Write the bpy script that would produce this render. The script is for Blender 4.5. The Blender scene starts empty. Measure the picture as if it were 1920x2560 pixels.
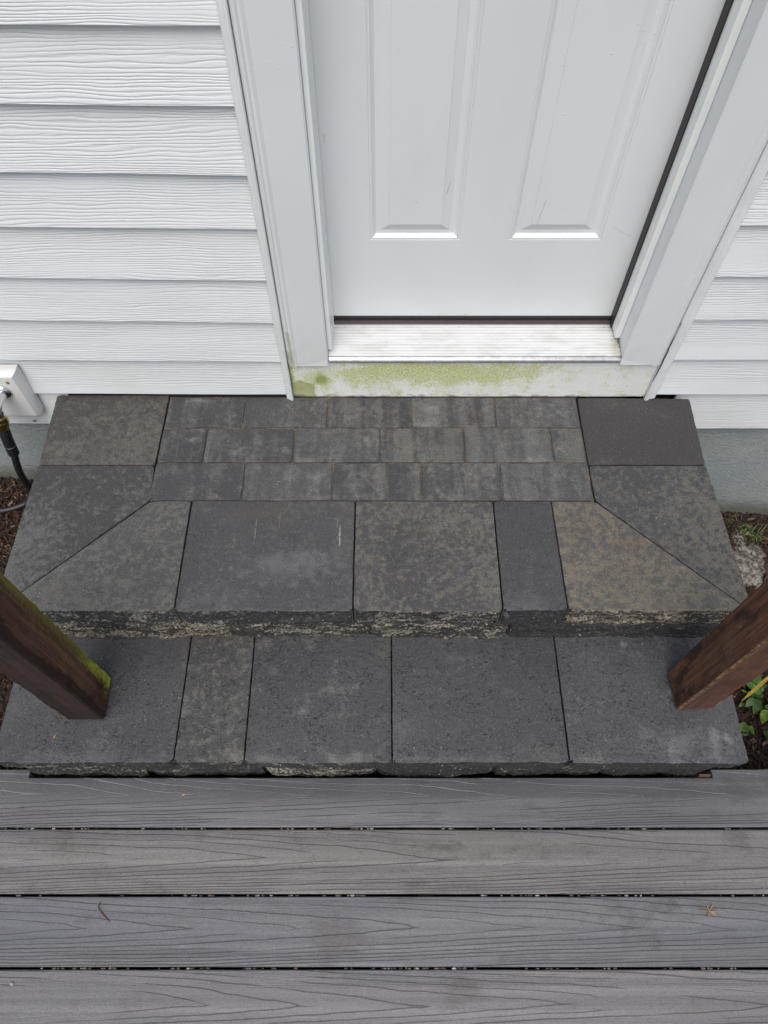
import bpy, math, random
from mathutils import Vector, noise as mn
R = math.radians
S = bpy.context.scene
C = S.collection

# ---------------------------------------------------------------- camera, light, exposure
cd = bpy.data.cameras.new("camera"); cam = bpy.data.objects.new("camera", cd); C.objects.link(cam)
cam.location = (0, 0, 1.59); cam.rotation_euler = (R(31), 0, R(0))
cd.sensor_fit = 'HORIZONTAL'; cd.sensor_width = 36; cd.lens = 36 * 1537 / 1659
cd.clip_start = .05; cd.clip_end = 500
S.camera = cam
S.render.resolution_x = 768; S.render.resolution_y = 1024
SUN_EL, SUN_AZ = 61, 188            # azimuth clockwise from +Y
w = bpy.data.worlds.new("World"); S.world = w; w.use_nodes = True
wn = w.node_tree.nodes; bg = wn['Background']
sky = wn.new('ShaderNodeTexSky'); sky.sky_type = 'NISHITA'; sky.sun_disc = False
sky.sun_elevation = R(SUN_EL); sky.sun_rotation = R(SUN_AZ)
sky.air_density = 1.0; sky.dust_density = 4.0; sky.ozone_density = 1.0
w.node_tree.links.new(sky.outputs[0], bg.inputs[0]); bg.inputs[1].default_value = .10
sd = bpy.data.lights.new("sun", 'SUN'); sun = bpy.data.objects.new("sun", sd); C.objects.link(sun)
sd.energy = 1.15; sd.angle = R(48); sd.color = (1.0, .975, .955)
az = R(SUN_AZ); el = R(SUN_EL)
dirv = Vector((math.sin(az) * math.cos(el), math.cos(az) * math.cos(el), math.sin(el)))
sun.rotation_euler = dirv.to_track_quat('Z', 'Y').to_euler(); sun.location = dirv * 20
S.view_settings.view_transform = 'Standard'; S.view_settings.look = 'None'
S.view_settings.gamma = 1; S.view_settings.use_curve_mapping = False
S.view_settings.exposure = 0.47
try: S.cycles.max_bounces = 8
except Exception: pass

# ---------------------------------------------------------------- shader helper
class G:
    def __init__(s, name):
        s.m = bpy.data.materials.new(name); s.m.use_nodes = True
        s.t = s.m.node_tree; s.N = s.t.nodes; s.b = s.N['Principled BSDF']
        s.pos = s.N.new('ShaderNodeNewGeometry').outputs['Position']
        s.obj = s.N.new('ShaderNodeTexCoord').outputs['Object']
    def put(s, sock, v):
        if isinstance(v, bpy.types.NodeSocket): s.t.links.new(v, sock)
        elif isinstance(v, (tuple, list)) and len(v) == 3 and sock.type == 'RGBA': sock.default_value = (*v, 1)
        else: sock.default_value = v
    def op(s, o, a, b=0.0, c=None, clamp=False):
        n = s.N.new('ShaderNodeMath'); n.operation = o; n.use_clamp = clamp
        s.put(n.inputs[0], a); s.put(n.inputs[1], b)
        if c is not None: s.put(n.inputs[2], c)
        return n.outputs[0]
    def add(s, a, b): return s.op('ADD', a, b)
    def sub(s, a, b): return s.op('SUBTRACT', a, b)
    def mul(s, a, b): return s.op('MULTIPLY', a, b)
    def mx(s, a, b): return s.op('MAXIMUM', a, b)
    def step(s, v, lo, hi):
        n = s.N.new('ShaderNodeMapRange'); n.interpolation_type = 'SMOOTHSTEP'
        s.put(n.inputs[0], v); s.put(n.inputs[1], lo); s.put(n.inputs[2], hi)
        return n.outputs[0]
    def sc(s, v, scale=(1, 1, 1), loc=(0, 0, 0)):
        n = s.N.new('ShaderNodeMapping'); s.put(n.inputs[0], v)
        n.inputs[1].default_value = loc; n.inputs[3].default_value = scale
        return n.outputs[0]
    def noise(s, v, scale=5, det=4, rough=.55, dist=0, col=False):
        n = s.N.new('ShaderNodeTexNoise'); s.put(n.inputs['Vector'], v)
        n.inputs['Scale'].default_value = scale; n.inputs['Detail'].default_value = det
        n.inputs['Roughness'].default_value = rough; n.inputs['Distortion'].default_value = dist
        return n.outputs[1 if col else 0]
    def vor(s, v, scale, out='Distance', feat='F1', rnd=1):
        n = s.N.new('ShaderNodeTexVoronoi'); n.feature = feat; s.put(n.inputs['Vector'], v)
        n.inputs['Scale'].default_value = scale; n.inputs['Randomness'].default_value = rnd
        return n.outputs[out]
    def sep(s, v):
        n = s.N.new('ShaderNodeSeparateXYZ'); s.put(n.inputs[0], v); return n.outputs
    def mix(s, f, a, b):
        n = s.N.new('ShaderNodeMix'); n.data_type = 'RGBA'
        s.put(n.inputs[0], f); s.put(n.inputs[6], a); s.put(n.inputs[7], b)
        return n.outputs[2]
    def attr(s, name, out='Fac'):
        n = s.N.new('ShaderNodeAttribute'); n.attribute_name = name; return n.outputs[out]
    def normal(s):
        return s.N.new('ShaderNodeNewGeometry').outputs['Normal']
    def blob(s, xy, x, y, rx, ry):     # 1 at centre, 0 outside
        dx = s.op('DIVIDE', s.sub(xy[0], x), rx); dy = s.op('DIVIDE', s.sub(xy[1], y), ry)
        d = s.op('SQRT', s.add(s.mul(dx, dx), s.mul(dy, dy)))
        return s.op('SUBTRACT', 1.0, d, clamp=True)
    def bump(s, h, dist=.001, strength=1.0, normal=None):
        n = s.N.new('ShaderNodeBump'); s.put(n.inputs['Height'], h)
        n.inputs['Distance'].default_value = dist; n.inputs['Strength'].default_value = strength
        if normal is not None: s.put(n.inputs['Normal'], normal)
        return n.outputs[0]
    def fin(s, col, rough=.6, normal=None, metal=0, spec=.5):
        s.put(s.b.inputs['Base Color'], col); s.put(s.b.inputs['Roughness'], rough)
        s.put(s.b.inputs['Metallic'], metal); s.put(s.b.inputs['Specular IOR Level'], spec)
        if normal is not None: s.put(s.b.inputs['Normal'], normal)
        return s.m

def plain(name, col, rough=.5, metal=0, bscale=0, bdist=.0005, spec=.5, var=.12):
    g = G(name); n = g.noise(g.obj, bscale or 20, 4)
    c = g.mix(g.step(n, .3, .7), tuple(x * (1 - var) for x in col), tuple(min(1, x * (1 + var)) for x in col))
    return g.fin(c, rough, g.bump(n, bdist) if bscale else None, metal, spec)

# ---------------------------------------------------------------- materials
def mat_siding():
    g = G('siding_paint'); r = g.attr('rnd'); o = g.sep(g.pos)
    cv = g.N.new('ShaderNodeCombineXYZ')
    g.put(cv.inputs[0], g.add(o[0], g.mul(r, 37.0))); g.put(cv.inputs[1], g.mul(r, 11.0)); g.put(cv.inputs[2], o[2])
    v = cv.outputs[0]
    warp = g.noise(g.sc(v, (1.9, 1, 17)), 1, 3, .5)
    fine = g.noise(g.sc(v, (9, 1, 60)), 1, 3, .6)
    F = g.add(g.mul(o[2], 150.0), g.add(g.mul(warp, 7.0), g.mul(fine, 1.2)))
    fr = g.op('FRACT', F); d = g.op('ABSOLUTE', g.sub(fr, .5))
    ln = g.step(d, .0, .34)                                   # 0 in the groove
    amt = g.step(g.noise(g.sc(v, (1.7, 1, 13)), 1, 3, .5), .30, .56)
    grain = g.sub(1.0, g.mul(g.sub(1.0, ln), amt))
    micro = g.noise(g.sc(v, (30, 1, 260)), 1, 3, .6)
    h = g.add(grain, g.mul(micro, .35))
    st = g.noise(g.sc(v, (2, 1, 7)), 1, 5, .6)
    col = g.mix(g.step(st, .35, .75), (.80, .828, .832), (.745, .775, .765))
    col = g.mix(g.mul(g.step(ln, .45, 0.), g.mul(amt, .26)), col, (.5, .52, .53))
    sp = g.step(g.noise(g.pos, 160, 2, .4), .76, .80)
    sp2 = g.mul(sp, g.step(g.noise(g.pos, 7, 2), .45, .6))
    col = g.mix(g.mul(sp2, .45), col, (.3, .3, .27))
    low = g.mul(g.step(o[2], .35, -.1), g.step(g.noise(g.pos, 6, 4), .45, .75))
    col = g.mix(g.mul(low, .3), col, (.62, .66, .56))
    return g.fin(col, .5, g.bump(h, .00068, 1.0))
def mat_white(name, col=(.74, .765, .775), dirt=.3, rough=.42, green=(.5, .52, .38), segs=()):
    g = G(name)
    n = g.noise(g.sc(g.pos, (3, 3, 1.2)), 1.6, 5, .6)
    c = g.mix(g.mul(g.step(n, .40, .70), .45), col, (.68, .715, .68))
    sp = g.step(g.noise(g.pos, 210, 2, .4), .77, .80)
    sp = g.mul(sp, g.step(g.noise(g.pos, 9, 2), .5, .62))
    c = g.mix(g.mul(sp, .6), c, (.22, .2, .16))
    dn = g.mul(g.step(g.sep(g.pos)[2], .34, .12), g.step(g.noise(g.pos, 22, 4), .42, .7))
    c = g.mix(g.mul(dn, dirt), c, green)
    o = g.sep(g.pos)
    for (x0, z0, x1, z1, wd, k, cc) in segs:
        L = math.hypot(x1 - x0, z1 - z0); ux, uz = (x1 - x0) / L, (z1 - z0) / L
        dx, dz = g.sub(o[0], x0), g.sub(o[2], z0)
        t = g.op('MINIMUM', g.mx(g.add(g.mul(dx, ux), g.mul(dz, uz)), 0.0), L)
        ex = g.sub(dx, g.mul(t, ux)); ez = g.sub(dz, g.mul(t, uz))
        dd = g.add(g.op('SQRT', g.add(g.mul(ex, ex), g.mul(ez, ez))), g.mul(g.sub(g.noise(g.pos, 60, 3), .5), wd * 1.6))
        c = g.mix(g.mul(g.step(dd, wd, wd * .3), k), c, cc)
    drops = g.step(g.vor(g.sc(g.pos, (1, 1, .8)), 70), .16, .06)
    drops = g.mul(drops, g.step(g.noise(g.pos, 6, 2), .5, .66))
    h = g.add(g.mul(g.noise(g.sc(g.pos, (1, 1, .25)), 60, 3), .25), drops)
    return g.fin(c, rough, g.bump(h, .0007, .7))
def mat_kick():
    g = G('kick_paint'); o = g.sep(g.pos); xz = (o[0], o[2])
    n = g.noise(g.pos, 60, 5, .7); nb = g.noise(g.pos, 9, 4, .6)
    a = g.add(g.mul(g.blob(xz, .10, .100, .46, .115), 1.0), g.mul(g.blob(xz, .25, .105, .55, .08), .55))
    for x, z, rx, rz, k in ((-.03, .11, .14, .06, .5), (.10, .11, .1, .05, .45), (-.175, .075, .05, .06, .95), (.22, .10, .12, .045, .3), (.38, .12, .16, .05, .2), (-.262, .09, .018, .14, 1.5)):
        a = g.mx(a, g.mul(g.blob(xz, x, z, rx, rz), k)) if k > 1 else g.add(a, g.mul(g.blob(xz, x, z, rx, rz), k))
    ns = g.noise(g.sc(g.pos, (1, 1, 1)), 26, 7, .78)
    m = g.step(g.add(g.mul(a, .75), g.add(g.mul(g.sub(g.noise(g.pos, 190, 4, .8), .5), 2.6), g.add(g.mul(g.sub(ns, .5), 2.6), g.mul(g.sub(g.noise(g.sc(g.pos, (1, 1, 1.6)), 13, 4, .6), .5), 2.2)))), -.02, .95)
    peel = g.step(g.add(g.blob(xz, -.255, .022, .092, .07), g.mul(g.sub(g.noise(g.pos, 24, 5, .65), .5), 1.1)), .30, .36)
    c = g.mix(g.step(nb, .3, .7), (.83, .85, .82), (.78, .80, .76))
    m = g.mul(m, g.add(.25, g.mul(g.step(g.noise(g.pos, 330, 3, .7), .42, .55), .80)))
    c = g.mix(g.mul(m, .9), c, g.mix(ns, (.36, .42, .03), (.54, .55, .12)))
    st = g.step(g.add(g.mx(g.blob(xz, -.175, .075, .038, .04), g.blob(xz, -.262, .085, .016, .09)), g.mul(n, .9)), .72, 1.25)
    c = g.mix(g.mul(st, .75), c, (.22, .30, .045))
    c = g.mix(g.mul(peel, g.add(.55, g.mul(n, .4))), c, g.mix(ns, (.22, .27, .05), (.42, .42, .15)))
    low = g.mul(g.step(o[2], .02, .0), g.step(g.noise(g.sc(g.pos, (1, 1, 3)), 30, 4), .5, .62))
    c = g.mix(g.mul(low, .7), c, (.10, .09, .045))
    sp = g.step(g.noise(g.pos, 120, 2, .4), .755, .775); c = g.mix(g.mul(sp, .8), c, (.06, .055, .03))
    ed = g.mul(g.step(o[2], .138, .153), g.step(g.noise(g.sc(g.pos, (2, 1, 6)), 20, 4), .44, .6))
    c = g.mix(g.mul(ed, .55), c, (.42, .36, .24))
    return g.fin(c, .55, g.bump(g.add(g.add(n, nb), g.mul(peel, -1.2)), .0008, .7))
def mat_paver(name, dark=(.062, .062, .064), light=(.165, .16, .135), seed=0, amt=.5, scale=14, blobs=(), marks=(),
              pits=.5, soft=.36, bands=0, rough=.62, mott=1.0, edge=None):
    """mottled concrete; blobs bias where the light patches sit, marks tint a spot"""
    g = G(name); o = g.sep(g.pos); xy = (o[0], o[1]); v = g.sc(g.pos, (1, 1, 1), (seed * 3.17, seed * 1.31, seed))
    n = g.noise(v, scale * 1.25, 8, .74); n2 = g.noise(v, scale * .28, 3, .5); fine = g.noise(v, 270, 4, .75)
    n4 = g.noise(v, 62, 5, .7)
    nm = g.noise(v, scale * 2.6, 6, .7, .3)
    b = g.add(g.add(g.mul(g.sub(n, .5), 1.1 * mott), g.mul(g.sub(n4, .5), 2.3 * mott)), g.add(g.mul(g.sub(n2, .5), .8), g.add(.5, g.mul(g.sub(nm, .5), 1.7 * mott))))
    light = tuple(d_ + (l_ - d_) * .88 for d_, l_ in zip(dark, light))
    for x, y, rx, ry, k in blobs: b = g.add(b, g.mul(g.blob(xy, x, y, rx, ry), k))
    if bands:
        b = g.add(b, g.mul(g.sub(g.noise(g.sc(v, (19, 1.6, 1)), 1, 4, .6), .5), bands))
    th = .60 - .25 * amt
    m = g.step(b, th - soft * .6, th + soft)
    c = g.mix(m, dark, light)
    c = g.mix(g.mul(g.step(n2, .4, .7), .25), c, tuple(x * 1.5 for x in dark))
    dmp = g.noise(g.sc(v, (1, 1, 1), (5, 9, 2)), 5, 4, .6); c = g.mix(g.mul(g.step(dmp, .50, .68), .38), c, tuple(x * .62 for x in dark))
    rough = g.sub(rough, g.mul(g.step(dmp, .50, .68), .16))
    c = g.mix(g.step(fine, .36, .60), g.mix(.50, c, (.012, .012, .012)), c)
    c = g.mix(g.mul(g.step(g.noise(v, 240, 3, .7), .54, .68), .34), c, g.mix(m, tuple(x * 2.1 for x in dark), tuple(x * 1.5 for x in light)))
    for x, y, rx, ry, k, col in marks:
        if rx < .01:
            q = g.mul(g.mul(g.step(g.blob(xy, x, y, rx, ry), .0, .25), g.step(fine, .42, .55)), k); c = g.mix(q, c, col); continue
        q = g.mul(g.step(g.add(g.blob(xy, x, y, rx, ry), g.mul(g.add(g.sub(n, .5), g.sub(nm, .5)), 1.9)), .10, 1.15), k * .85)
        c = g.mix(q, c, col)
    vc = g.vor(v, 300, 'Color'); vd = g.vor(v, 300)
    s1 = g.mul(g.step(g.sep(vc)[0], .88, .93), g.step(vd, .42, .2))
    c = g.mix(g.mul(s1, .42), c, (.34, .34, .31))
    s2 = g.mul(g.mul(g.step(g.sep(g.vor(v, 110, 'Color'))[1], .965, .972), g.step(g.add(g.vor(v, 110), g.mul(fine, .2)), .33, .2)), g.step(n2, .42, .58))
    c = g.mix(g.mul(s2, .6), c, (.45, .45, .42))
    bp = g.step(g.noise(v, 330, 3, .6), .60, .68); c = g.mix(g.mul(bp, .4), c, (.012, .012, .012))
    # worm-like pits, strongest on the wet lower slabs
    pv = g.noise(g.sc(v, (1, 1.5, 1)), 95, 3, .5, .8)
    if edge:
        ew = g.mul(g.step(o[1], edge + .016, edge), g.step(n4, .44, .60)); c = g.mix(g.mul(ew, .5), c, tuple(x * 1.25 for x in light))
    pit = g.mul(g.step(pv, .60, .67), g.step(g.noise(v, 17, 3), .42, .58))
    c = g.mix(g.mul(pit, .36 * pits), c, (.015, .015, .016))
    h = g.add(g.add(g.mul(fine, .8), g.mul(n4, .7)), g.mul(pit, -1.6 * pits))
    rg = g.add(rough, g.mul(g.sub(n4, .5), .3))
    return g.fin(c, rg, g.bump(h, .0016, 1.0))
def mat_split(name, dark, light, seed, amt=.5):
    g = G(name); v = g.sc(g.pos, (1, 1, 1), (seed * 2.3, 0, seed))
    n = g.noise(g.sc(v, (11, 22, 34)), 1, 7, .70, 1.0); f = g.noise(v, 150, 5, .7)
    m = g.step(g.add(n, g.mul(g.sub(f, .5), .5)), .60 - .17 * amt, .68 - .17 * amt)
    c = g.mix(m, dark, light)
    c = g.mix(g.step(f, .62, .34), c, (.012, .012, .011))
    s1 = g.mul(g.step(g.sep(g.vor(v, 120, 'Color'))[0], .9, .93), g.step(g.vor(v, 120), .35, .15))
    c = g.mix(g.mul(s1, .7), c, (.45, .45, .4))
    return g.fin(c, .75, g.bump(g.add(f, n), .0035, 1.0))
def mat_deck():
    g = G('deck_composite')
    o = g.sep(g.obj); cv = g.N.new('ShaderNodeCombineXYZ'); ph = g.attr('rnd')
    X = g.add(o[0], g.mul(ph, 13.7))
    g.put(cv.inputs[0], X); g.put(cv.inputs[1], o[1]); g.put(cv.inputs[2], g.mul(ph, 7.0)); v = cv.outputs[0]
    wob = g.noise(g.sc(v, (1.7, 7, 1)), 1, 2, .4); wf = g.noise(g.sc(v, (14, 40, 1)), 1, 2, .5)
    yc = g.add(o[1], g.add(-.004, g.mul(g.sub(wob, .5), .035)))
    ay = g.op('ABSOLUTE', yc); up = g.op('GREATER_THAN', yc, 0.0)
    B = g.sub(46.0, g.mul(up, 14.0)); A = g.sub(960.0, g.mul(up, 520.0))     # F = a x + B|y| + A y^2 : arrow-shaped cathedrals
    F = g.add(g.mul(X, 3.9), g.add(g.mul(B, ay), g.mul(A, g.mul(yc, yc))))
    F = g.add(F, g.add(g.mul(wob, 1.6), g.mul(wf, .42)))
    gr = g.add(g.mul(g.mul(A, 2.0), ay), B)
    fl = g.op('FLOOR', F); d = g.op('ABSOLUTE', g.sub(g.op('FRACT', F), .5))
    dist = g.op('DIVIDE', d, gr)                       # metres from the groove
    wn_ = g.N.new('ShaderNodeTexWhiteNoise'); wn_.noise_dimensions = '1D'; g.put(wn_.inputs['W'], g.add(fl, g.mul(ph, 91.0)))
    lr = wn_.outputs['Value']
    keep = g.mul(g.step(g.add(g.noise(g.sc(v, (3.0, 10, 1)), 1, 2, .5), g.mul(g.sub(lr, .5), .22)), .40, .50), g.add(.45, g.mul(lr, .55)))
    core = g.mul(g.step(dist, .00130, .00045), keep)
    lip = g.mul(g.step(dist, .0024, .0010), keep)
    F2 = g.add(g.mul(o[1], 290.0), g.add(g.mul(g.noise(g.sc(v, (1.2, 12, 1)), 1, 2), 9.0), g.mul(wf, .8)))   # fine parallel grain
    d2 = g.op('ABSOLUTE', g.sub(g.op('FRACT', F2), .5))
    fine = g.mul(g.step(d2, .16, .05), g.mul(g.step(g.noise(g.sc(v, (2.4, 60, 1)), 1, 3, .5), .47, .58), g.step(ay, .018, .045)))
    hatch = g.noise(g.sc(v, (120, 420, 1)), 1, 2, .6, .8)
    hz = g.step(g.noise(g.sc(v, (2.3, 14, 1)), 1, 4, .6), .38, .60)
    streak = g.noise(g.sc(v, (.5, 55, 1)), 1, 4, .65); big = g.noise(g.sc(v, (1.3, 8, 1)), 1, 5, .6)
    tone = g.noise(g.sc(v, (.6, 3, 1)), 1, 2, .5)
    c = g.mix(g.step(streak, .30, .70), (.118, .119, .127), (.198, .194, .196))
    c = g.mix(g.mul(g.step(big, .44, .66), .55), c, (.160, .148, .138))
    c = g.mix(g.mul(g.step(tone, .55, .40), .35), c, (.098, .102, .116))
    mid = g.mul(g.step(g.op('ABSOLUTE', g.add(o[1], .004)), .007, .001), g.step(g.noise(g.sc(v, (.9, 2, 1)), 1, 3), .44, .66))
    c = g.mix(g.mul(mid, .38), c, (.24, .24, .245))
    tn = g.N.new('ShaderNodeMix'); tn.data_type = 'RGBA'; tn.blend_type = 'MULTIPLY'; tn.inputs[0].default_value = 1.0
    g.put(tn.inputs[6], c); g.put(tn.inputs[7], g.attr('tint', 'Color')); c = tn.outputs[2]
    pw = g.sep(g.pos); pxy = (pw[0], pw[1]); dn = g.noise(g.sc(g.pos, (9, 16, 1)), 1, 6, .72)
    dmp = 0.0
    for (bx, by, rx_, ry_, k_) in ((-.115, -.01, .10, .10, .9), (.165, -.10, .09, .05, 1.0), (.55, .06, .3, .06, .35), (-.15, .33, .35, .04, .45), (.9, .33, .3, .05, .5), (-.6, -.12, .4, .05, .3), (.1, .19, .35, .05, .35), (-.8, .2, .2, .06, .3)):
        dmp = g.add(dmp, g.mul(g.blob(pxy, bx, by, rx_, ry_), k_))
    dmp = g.step(g.add(g.mul(dmp, .9), g.mul(g.sub(dn, .5), 2.2)), .12, .62)
    c = g.mix(g.mul(dmp, .55), c, (.078, .068, .056))
    sc2 = g.step(g.noise(g.sc(g.pos, (38, 46, 1)), 1, 7, .8), .60, .70); c = g.mix(g.mul(g.mul(sc2, g.step(dn, .42, .6)), .30), c, (.29, .285, .28))
    wz = g.mul(g.mul(g.op('LESS_THAN', ph, .12), g.step(o[1], -.022, .022)), g.step(g.add(g.mul(o[0], -.25), g.mul(g.noise(g.sc(v, (2, 10, 1)), 1, 4), 1.6)), .35, .85))
    c = g.mix(g.mul(wz, .55), c, (.060, .061, .068))
    dk = g.mul(g.step(g.noise(g.sc(v, (5, 9, 1)), 1, 6, .72), .56, .70), .55)
    c = g.mix(dk, c, (.085, .078, .070))
    c = g.mix(g.mul(g.mul(g.step(hatch, .45, .62), hz), .20), c, (.07, .07, .075))
    c = g.mix(g.mul(fine, .42), c, (.055, .055, .06))
    gn = g.noise(g.sc(v, (1, 1.6, 1)), 210, 4, .75); c = g.mix(g.mul(g.step(gn, .50, .36), .38), c, (.055, .055, .058)); c = g.mix(g.mul(g.step(gn, .55, .68), .30), c, (.27, .27, .275))
    c = g.mix(g.mul(core, .74), c, g.mix(wz, (.045, .045, .05), (.30, .31, .33)))  # grooves in the wet zone painted pale grey as a sky reflection
    c = g.mix(g.mul(g.sub(lip, core), g.mul(g.op('MAXIMUM', g.sub(lip, core), 0.0), .10)), c, (.25, .25, .26))
    sp = g.step(g.noise(v, 170, 2, .4), .765, .785); c = g.mix(g.mul(sp, .45), c, (.05, .048, .045))
    h = g.add(g.add(g.mul(core, -1.3), g.mul(fine, -.4)), g.add(g.mul(g.mul(hatch, hz), .55), g.mul(g.noise(v, 300, 2), .2)))
    rg_ = g.sub(g.sub(.40, g.mul(g.step(big, .38, .68), .12)), g.add(g.mul(wz, .12), g.mul(dmp, .10)))
    return g.fin(c, rg_, g.bump(h, .0010, .9))
def mat_post(name, algae):
    g = G(name); o = g.sep(g.obj); nn = g.sep(g.normal())
    lg = g.noise(g.sc(g.obj, (45, 45, 2.5)), 1, 5, .6); bl = g.noise(g.sc(g.obj, (14, 14, 6)), 1, 5, .65); f = g.noise(g.obj, 90, 4, .65)
    c = g.mix(g.step(lg, .35, .7), (.074, .034, .020), (.175, .080, .046))
    c = g.mix(g.mul(g.step(bl, .52, .68), .6), c, (.13, .075, .052) if not algae else (.085, .062, .052))
    c = g.mix(g.mul(g.step(bl, .46, .38), .8), c, (.024, .012, .009))
    fg = g.noise(g.sc(g.obj, (260, 260, 7)), 1, 4, .7); c = g.mix(g.mul(g.step(fg, .50, .38), .55), c, (.014, .008, .006)); c = g.mix(g.mul(g.step(fg, .60, .70), .30), c, (.19, .11, .075))
    sp = g.step(g.noise(g.sc(g.obj, (60, 60, 22)), 1, 5, .75), .66, .70); c = g.mix(g.mul(sp, .55), c, (.24, .19, .15))
    wet = g.step(g.noise(g.sc(g.obj, (26, 26, 4)), 1, 5, .7), .52, .62); c = g.mix(g.mul(wet, .5), c, (.022, .011, .008))
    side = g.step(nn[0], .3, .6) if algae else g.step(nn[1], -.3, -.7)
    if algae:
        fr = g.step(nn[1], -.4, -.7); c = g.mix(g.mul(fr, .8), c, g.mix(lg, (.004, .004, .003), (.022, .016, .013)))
        edge = g.add(g.mul(o[1], 13.0), g.add(g.mul(g.sub(f, .5), 1.0), g.mul(g.sub(lg, .5), 1.1)))
        low = g.step(o[2], .32, .05)
        a = g.mul(side, g.mul(g.step(edge, .16, .70), g.step(g.add(o[2], g.mul(f, .05)), .035, .06)))
        foot = g.mul(side, g.mul(g.step(o[2], .075, .02), g.step(g.add(f, g.mul(o[1], 7.0)), .42, .75)))
        a = g.mx(a, g.mul(foot, .9))
        ac = g.mix(g.mul(low, g.step(edge, .05, .5)), (.17, .16, .030), (.46, .52, .05))
        c = g.mix(g.mul(a, g.add(.72, g.mul(low, .25))), c, ac)
        dkb = g.mul(side, g.step(g.add(g.mul(o[1], 13), g.mul(g.sub(bl, .5), 1.2)), -.32, -.38)); c = g.mix(g.mul(dkb, .75), c, (.016, .009, .007))
        rim = g.step(o[2], .016, .010); c = g.mix(g.mul(rim, .8), c, (.085, .028, .014))
    else:
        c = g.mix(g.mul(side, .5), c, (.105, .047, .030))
        cr = g.mul(g.step(g.add(o[0], g.mul(nn[0], .0)), -.034, -.043), g.step(f, .42, .58))
        low = g.step(o[2], .16, .0)
        c = g.mix(g.mul(g.mul(cr, side), .45), c, (.33, .26, .12))
        c = g.mix(g.mul(g.mul(g.step(o[2], .022, .004), g.step(f, .40, .56)), .8), c, (.15, .125, .03))
        sc_ = g.mul(g.mul(side, low), g.step(g.noise(g.sc(g.obj, (90, 90, 8)), 1, 3), .58, .66)); c = g.mix(g.mul(sc_, .6), c, (.27, .19, .13))
    h = g.add(g.mul(lg, 1.0), g.add(g.mul(f, .5), g.mul(fg, .9)))
    return g.fin(c, g.sub(g.add(.45, g.mul(bl, .3)), g.mul(wet, .22)), g.bump(h, .0014, .9), spec=.35)
def mat_ground():
    g = G('mulch_soil'); n = g.noise(g.pos, 40, 6, .7); f = g.noise(g.pos, 150, 4, .7)
    c = g.mix(g.step(n, .35, .7), (.012, .008, .006), (.07, .035, .022))
    c = g.mix(g.mul(g.step(f, .55, .7), .5), c, (.13, .075, .05))
    r = g.op('SQRT', g.add(g.mul(g.sep(g.pos)[0], g.sep(g.pos)[0]), g.mul(g.sep(g.pos)[1], g.sep(g.pos)[1])))
    c = g.mix(g.step(r, 3.5, 5), c, g.mix(n, (.03, .06, .015), (.07, .10, .03)))
    return g.fin(c, .85, g.bump(g.add(n, f), .008, 1))
def mat_vcol(name, rough=.8, bs=200, bd=.0006):
    g = G(name); c = g.attr('tint', 'Color'); f = g.noise(g.pos, bs, 3, .6)
    return g.fin(g.mix(g.step(f, .3, .7), g.mix(.45, c, (.01, .008, .006)), c), rough, g.bump(f, bd))
def mat_found():
    g = G('painted_stucco'); o = g.sep(g.pos); f = g.noise(g.sc(g.pos, (1, 1, 1.8)), 85, 5, .7); n = g.noise(g.pos, 5, 5, .6)
    c = g.mix(g.step(n, .35, .7), (.36, .415, .41), (.43, .475, .455))
    c = g.mix(g.mul(g.step(g.noise(g.sc(g.pos, (6, 1, 14)), 1, 6, .75), .55, .68), .35), c, (.27, .30, .28))
    gx = g.sub(g.add(o[2], g.mul(o[0], .0886)), -.58)        # height above the sloping soil
    d = g.mul(g.step(g.add(gx, g.mul(g.noise(g.pos, 30, 5, .7), -.07)), .09, -.01), .75)
    c = g.mix(d, c, (.12, .115, .07))
    sp = g.step(g.noise(g.pos, 100, 3, .5), .72, .76); c = g.mix(g.mul(sp, g.step(n, .45, .6)), c, (.03, .03, .028))
    return g.fin(g.mix(g.mul(g.step(f, .48, .36), .4), c, (.17, .20, .20)), .7, g.bump(f, .009, 1))
def mat_sand():
    g = G('joint_sand'); n = g.noise(g.pos, 9, 4, .6); f = g.noise(g.pos, 260, 3, .7)
    c = g.mix(g.step(g.add(n, g.mul(f, .15)), .48, .74), (.085, .078, .066), (.26, .185, .12))
    return g.fin(g.mix(g.step(f, .6, .3), c, (.04, .03, .02)), .9, g.bump(f, .0015, 1))
def mat_thr():
    g = G('threshold_vinyl'); o = g.sep(g.pos); n = g.noise(g.sc(g.pos, (1, 3, 1)), 12, 5, .65)
    rib = g.op('FRACT', g.mul(o[1], 105.0)); l = g.step(g.op('ABSOLUTE', g.sub(rib, .5)), .16, .05)
    c = g.mix(g.step(n, .4, .7), (.70, .725, .72), (.60, .615, .60))
    c = g.mix(g.mul(l, g.mul(g.step(g.noise(g.sc(g.pos, (4, 60, 1)), 1, 3), .35, .6), .45)), c, (.36, .31, .26))
    sp = g.step(g.noise(g.pos, 75, 3, .5), .70, .74); c = g.mix(g.mul(sp, .4), c, (.25, .21, .16))
    e = g.step(o[0], .60, .625); c = g.mix(g.mul(g.mul(e, g.step(n, .4, .55)), .5), c, (.35, .30, .2))
    return g.fin(c, .62, g.bump(g.mul(l, -1), .0008, .8), spec=.3)

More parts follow.
